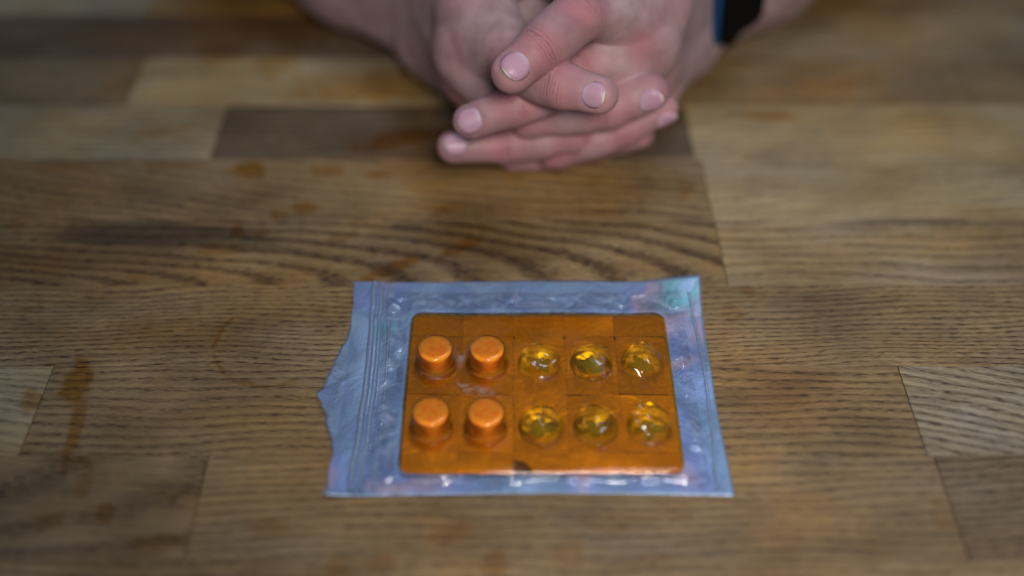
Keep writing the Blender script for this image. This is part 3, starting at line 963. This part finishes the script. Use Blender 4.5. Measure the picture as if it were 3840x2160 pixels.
def nail_mat():
    b = NT('fingernail')
    u = b.attr('along'); s_ = b.attr('across')
    col = b.mix(b.step(u, -.44, -.22), (.42, .32, .39, 1), (.41, .24, .315, 1))
    col = b.mix(b.step(u, .40, .46), col, (.66, .62, .54, 1))
    col = b.mix(b.m('MULTIPLY', b.step(s_, .9, 1.0), .15), col, (.74, .68, .62, 1))
    return b.done(b.principled(Base_Color=col, Roughness=.38, Specular_IOR_Level=.35, Subsurface_Weight=.25, Subsurface_Scale=.0015, Subsurface_Radius=(1, .4, .3)))
NAILM = nail_mat()
for (hand, k, c, ax, n_, bi, r_, ln, wd) in NAILS:
    vs, ua, sa = [], [], []
    nu, nv = 22, 19
    for i in range(nu):
        for j in range(nv):
            # square -> disc -> rounded nail outline
            a, q = 2 * i / (nu - 1) - 1, 2 * j / (nv - 1) - 1
            u, v = a * math.sqrt(1 - q * q / 2), q * math.sqrt(1 - a * a / 2)
            rad = (abs(u) ** 2.0 + abs(v) ** 2.0) ** .5
            U = u * ln / 2 * (1 - .0 * v); W = v * wd
            ph = W / r_
            dn = r_ * math.cos(ph) - max(0, U - .001) ** 2 * 42
            p = c + ax * U + n_ * (dn + .00005 - (.0007 * max(0, rad - .82) / .18)) + bi * (r_ * math.sin(ph))
            vs.append(p); ua.append(u * .5); sa.append(rad)
    o = link_mesh('fingernail', vs, grid_faces(nu, nv), NAILM, person)
    vattr(o, 'along', ua); vattr(o, 'across', sa)
    m = o.modifiers.new('thickness', 'SOLIDIFY'); m.thickness = .0004; m.offset = -1

# ------------------------------------------------------------------ smart watch on the wrist
b = NT('black_rubber'); RUB = b.done(b.principled(Base_Color=(.0008, .001, .002, 1), Roughness=.8, Specular_IOR_Level=.0))
b = NT('blue_sheen_metal'); BLU = b.done(b.principled(Base_Color=(.022, .11, .32, 1), Metallic=.8, Roughness=.28))  # bluish reflection on the watch edge, put into the base colour
b = NT('black_glass'); GLS = b.done(b.principled(Base_Color=(.0015, .002, .004, 1), Roughness=.35, Specular_IOR_Level=.08))
w, e = WR['L'], ELB['L']
fd = (e - w) / np.linalg.norm(e - w)
wc = w + fd * .007
watch = empty('smart_watch', tuple(wc))
tag(watch, 'black smart watch with a blue sheen coloured onto its rim, strapped round the wrist', 'watch')
sd = np.array([fd[1], -fd[0], 0.]); sd /= np.linalg.norm(sd)
upw = np.cross(sd, fd); upw = upw if upw[2] > 0 else -upw
def ring_part(name, hw, r_in, r_out, mat, a0=0, a1=360, shift=0):
    n = 72
    closed = a1 - a0 >= 360
    prof = [(-hw, r_in), (-hw, r_out - .0005), (-hw + .0008, r_out), (hw - .0008, r_out), (hw, r_out - .0005), (hw, r_in)]
    vs = []
    for i in range(n):
        a = math.radians(a0 + (a1 - a0) * i / (n if closed else n - 1))
        for (t, rr) in prof:
            ox, oz = rr * math.cos(a), (rr + .0068) * math.sin(a)
            vs.append(sd * ox + upw * oz + fd * (t + shift))
    fs = grid_faces(n, len(prof), closed)
    o = link_mesh(name, vs, fs, mat, watch)
    return o
ring_part('strap', .0110, .0206, .0244, RUB)
ring_part('rim', .0010, .0212, .0250, BLU, -80, 90, shift=-.0112)
# case on the back of the wrist
cs = []
def rbox(name, ctr, hx, hy, hz, rc, mat):
    pts = []
    for (qx, qy, a0) in ((1, 1, 0), (-1, 1, 90), (-1, -1, 180), (1, -1, 270)):
        for a in range(0, 91, 15):
            q = math.radians(a0 + a)
            pts.append((qx * (hx - rc) + rc * math.cos(q), qy * (hy - rc) + rc * math.sin(q)))
    n = len(pts); vs = []
    for (sc, z) in ((.93, -hz), (1, -hz + .0015), (1, hz - .0018), (.95, hz - .0004), (.90, hz)):
        for (p, q) in pts:
            vs.append(ctr + fd * p * sc + upw * q * sc + sd * z)
    fs = [(k * n + i, k * n + (i + 1) % n, (k + 1) * n + (i + 1) % n, (k + 1) * n + i) for k in range(4) for i in range(n)]
    fs += [tuple(range(4 * n, 5 * n)), tuple(range(n - 1, -1, -1))]
    return link_mesh(name, vs, fs, mat, watch, smooth=False)
rbox('case', sd * .0235 + upw * .012, .017, .019, .0050, .006, BLU)
rbox('screen', sd * .0288 + upw * .012, .0152, .0172, .0012, .005, GLS)
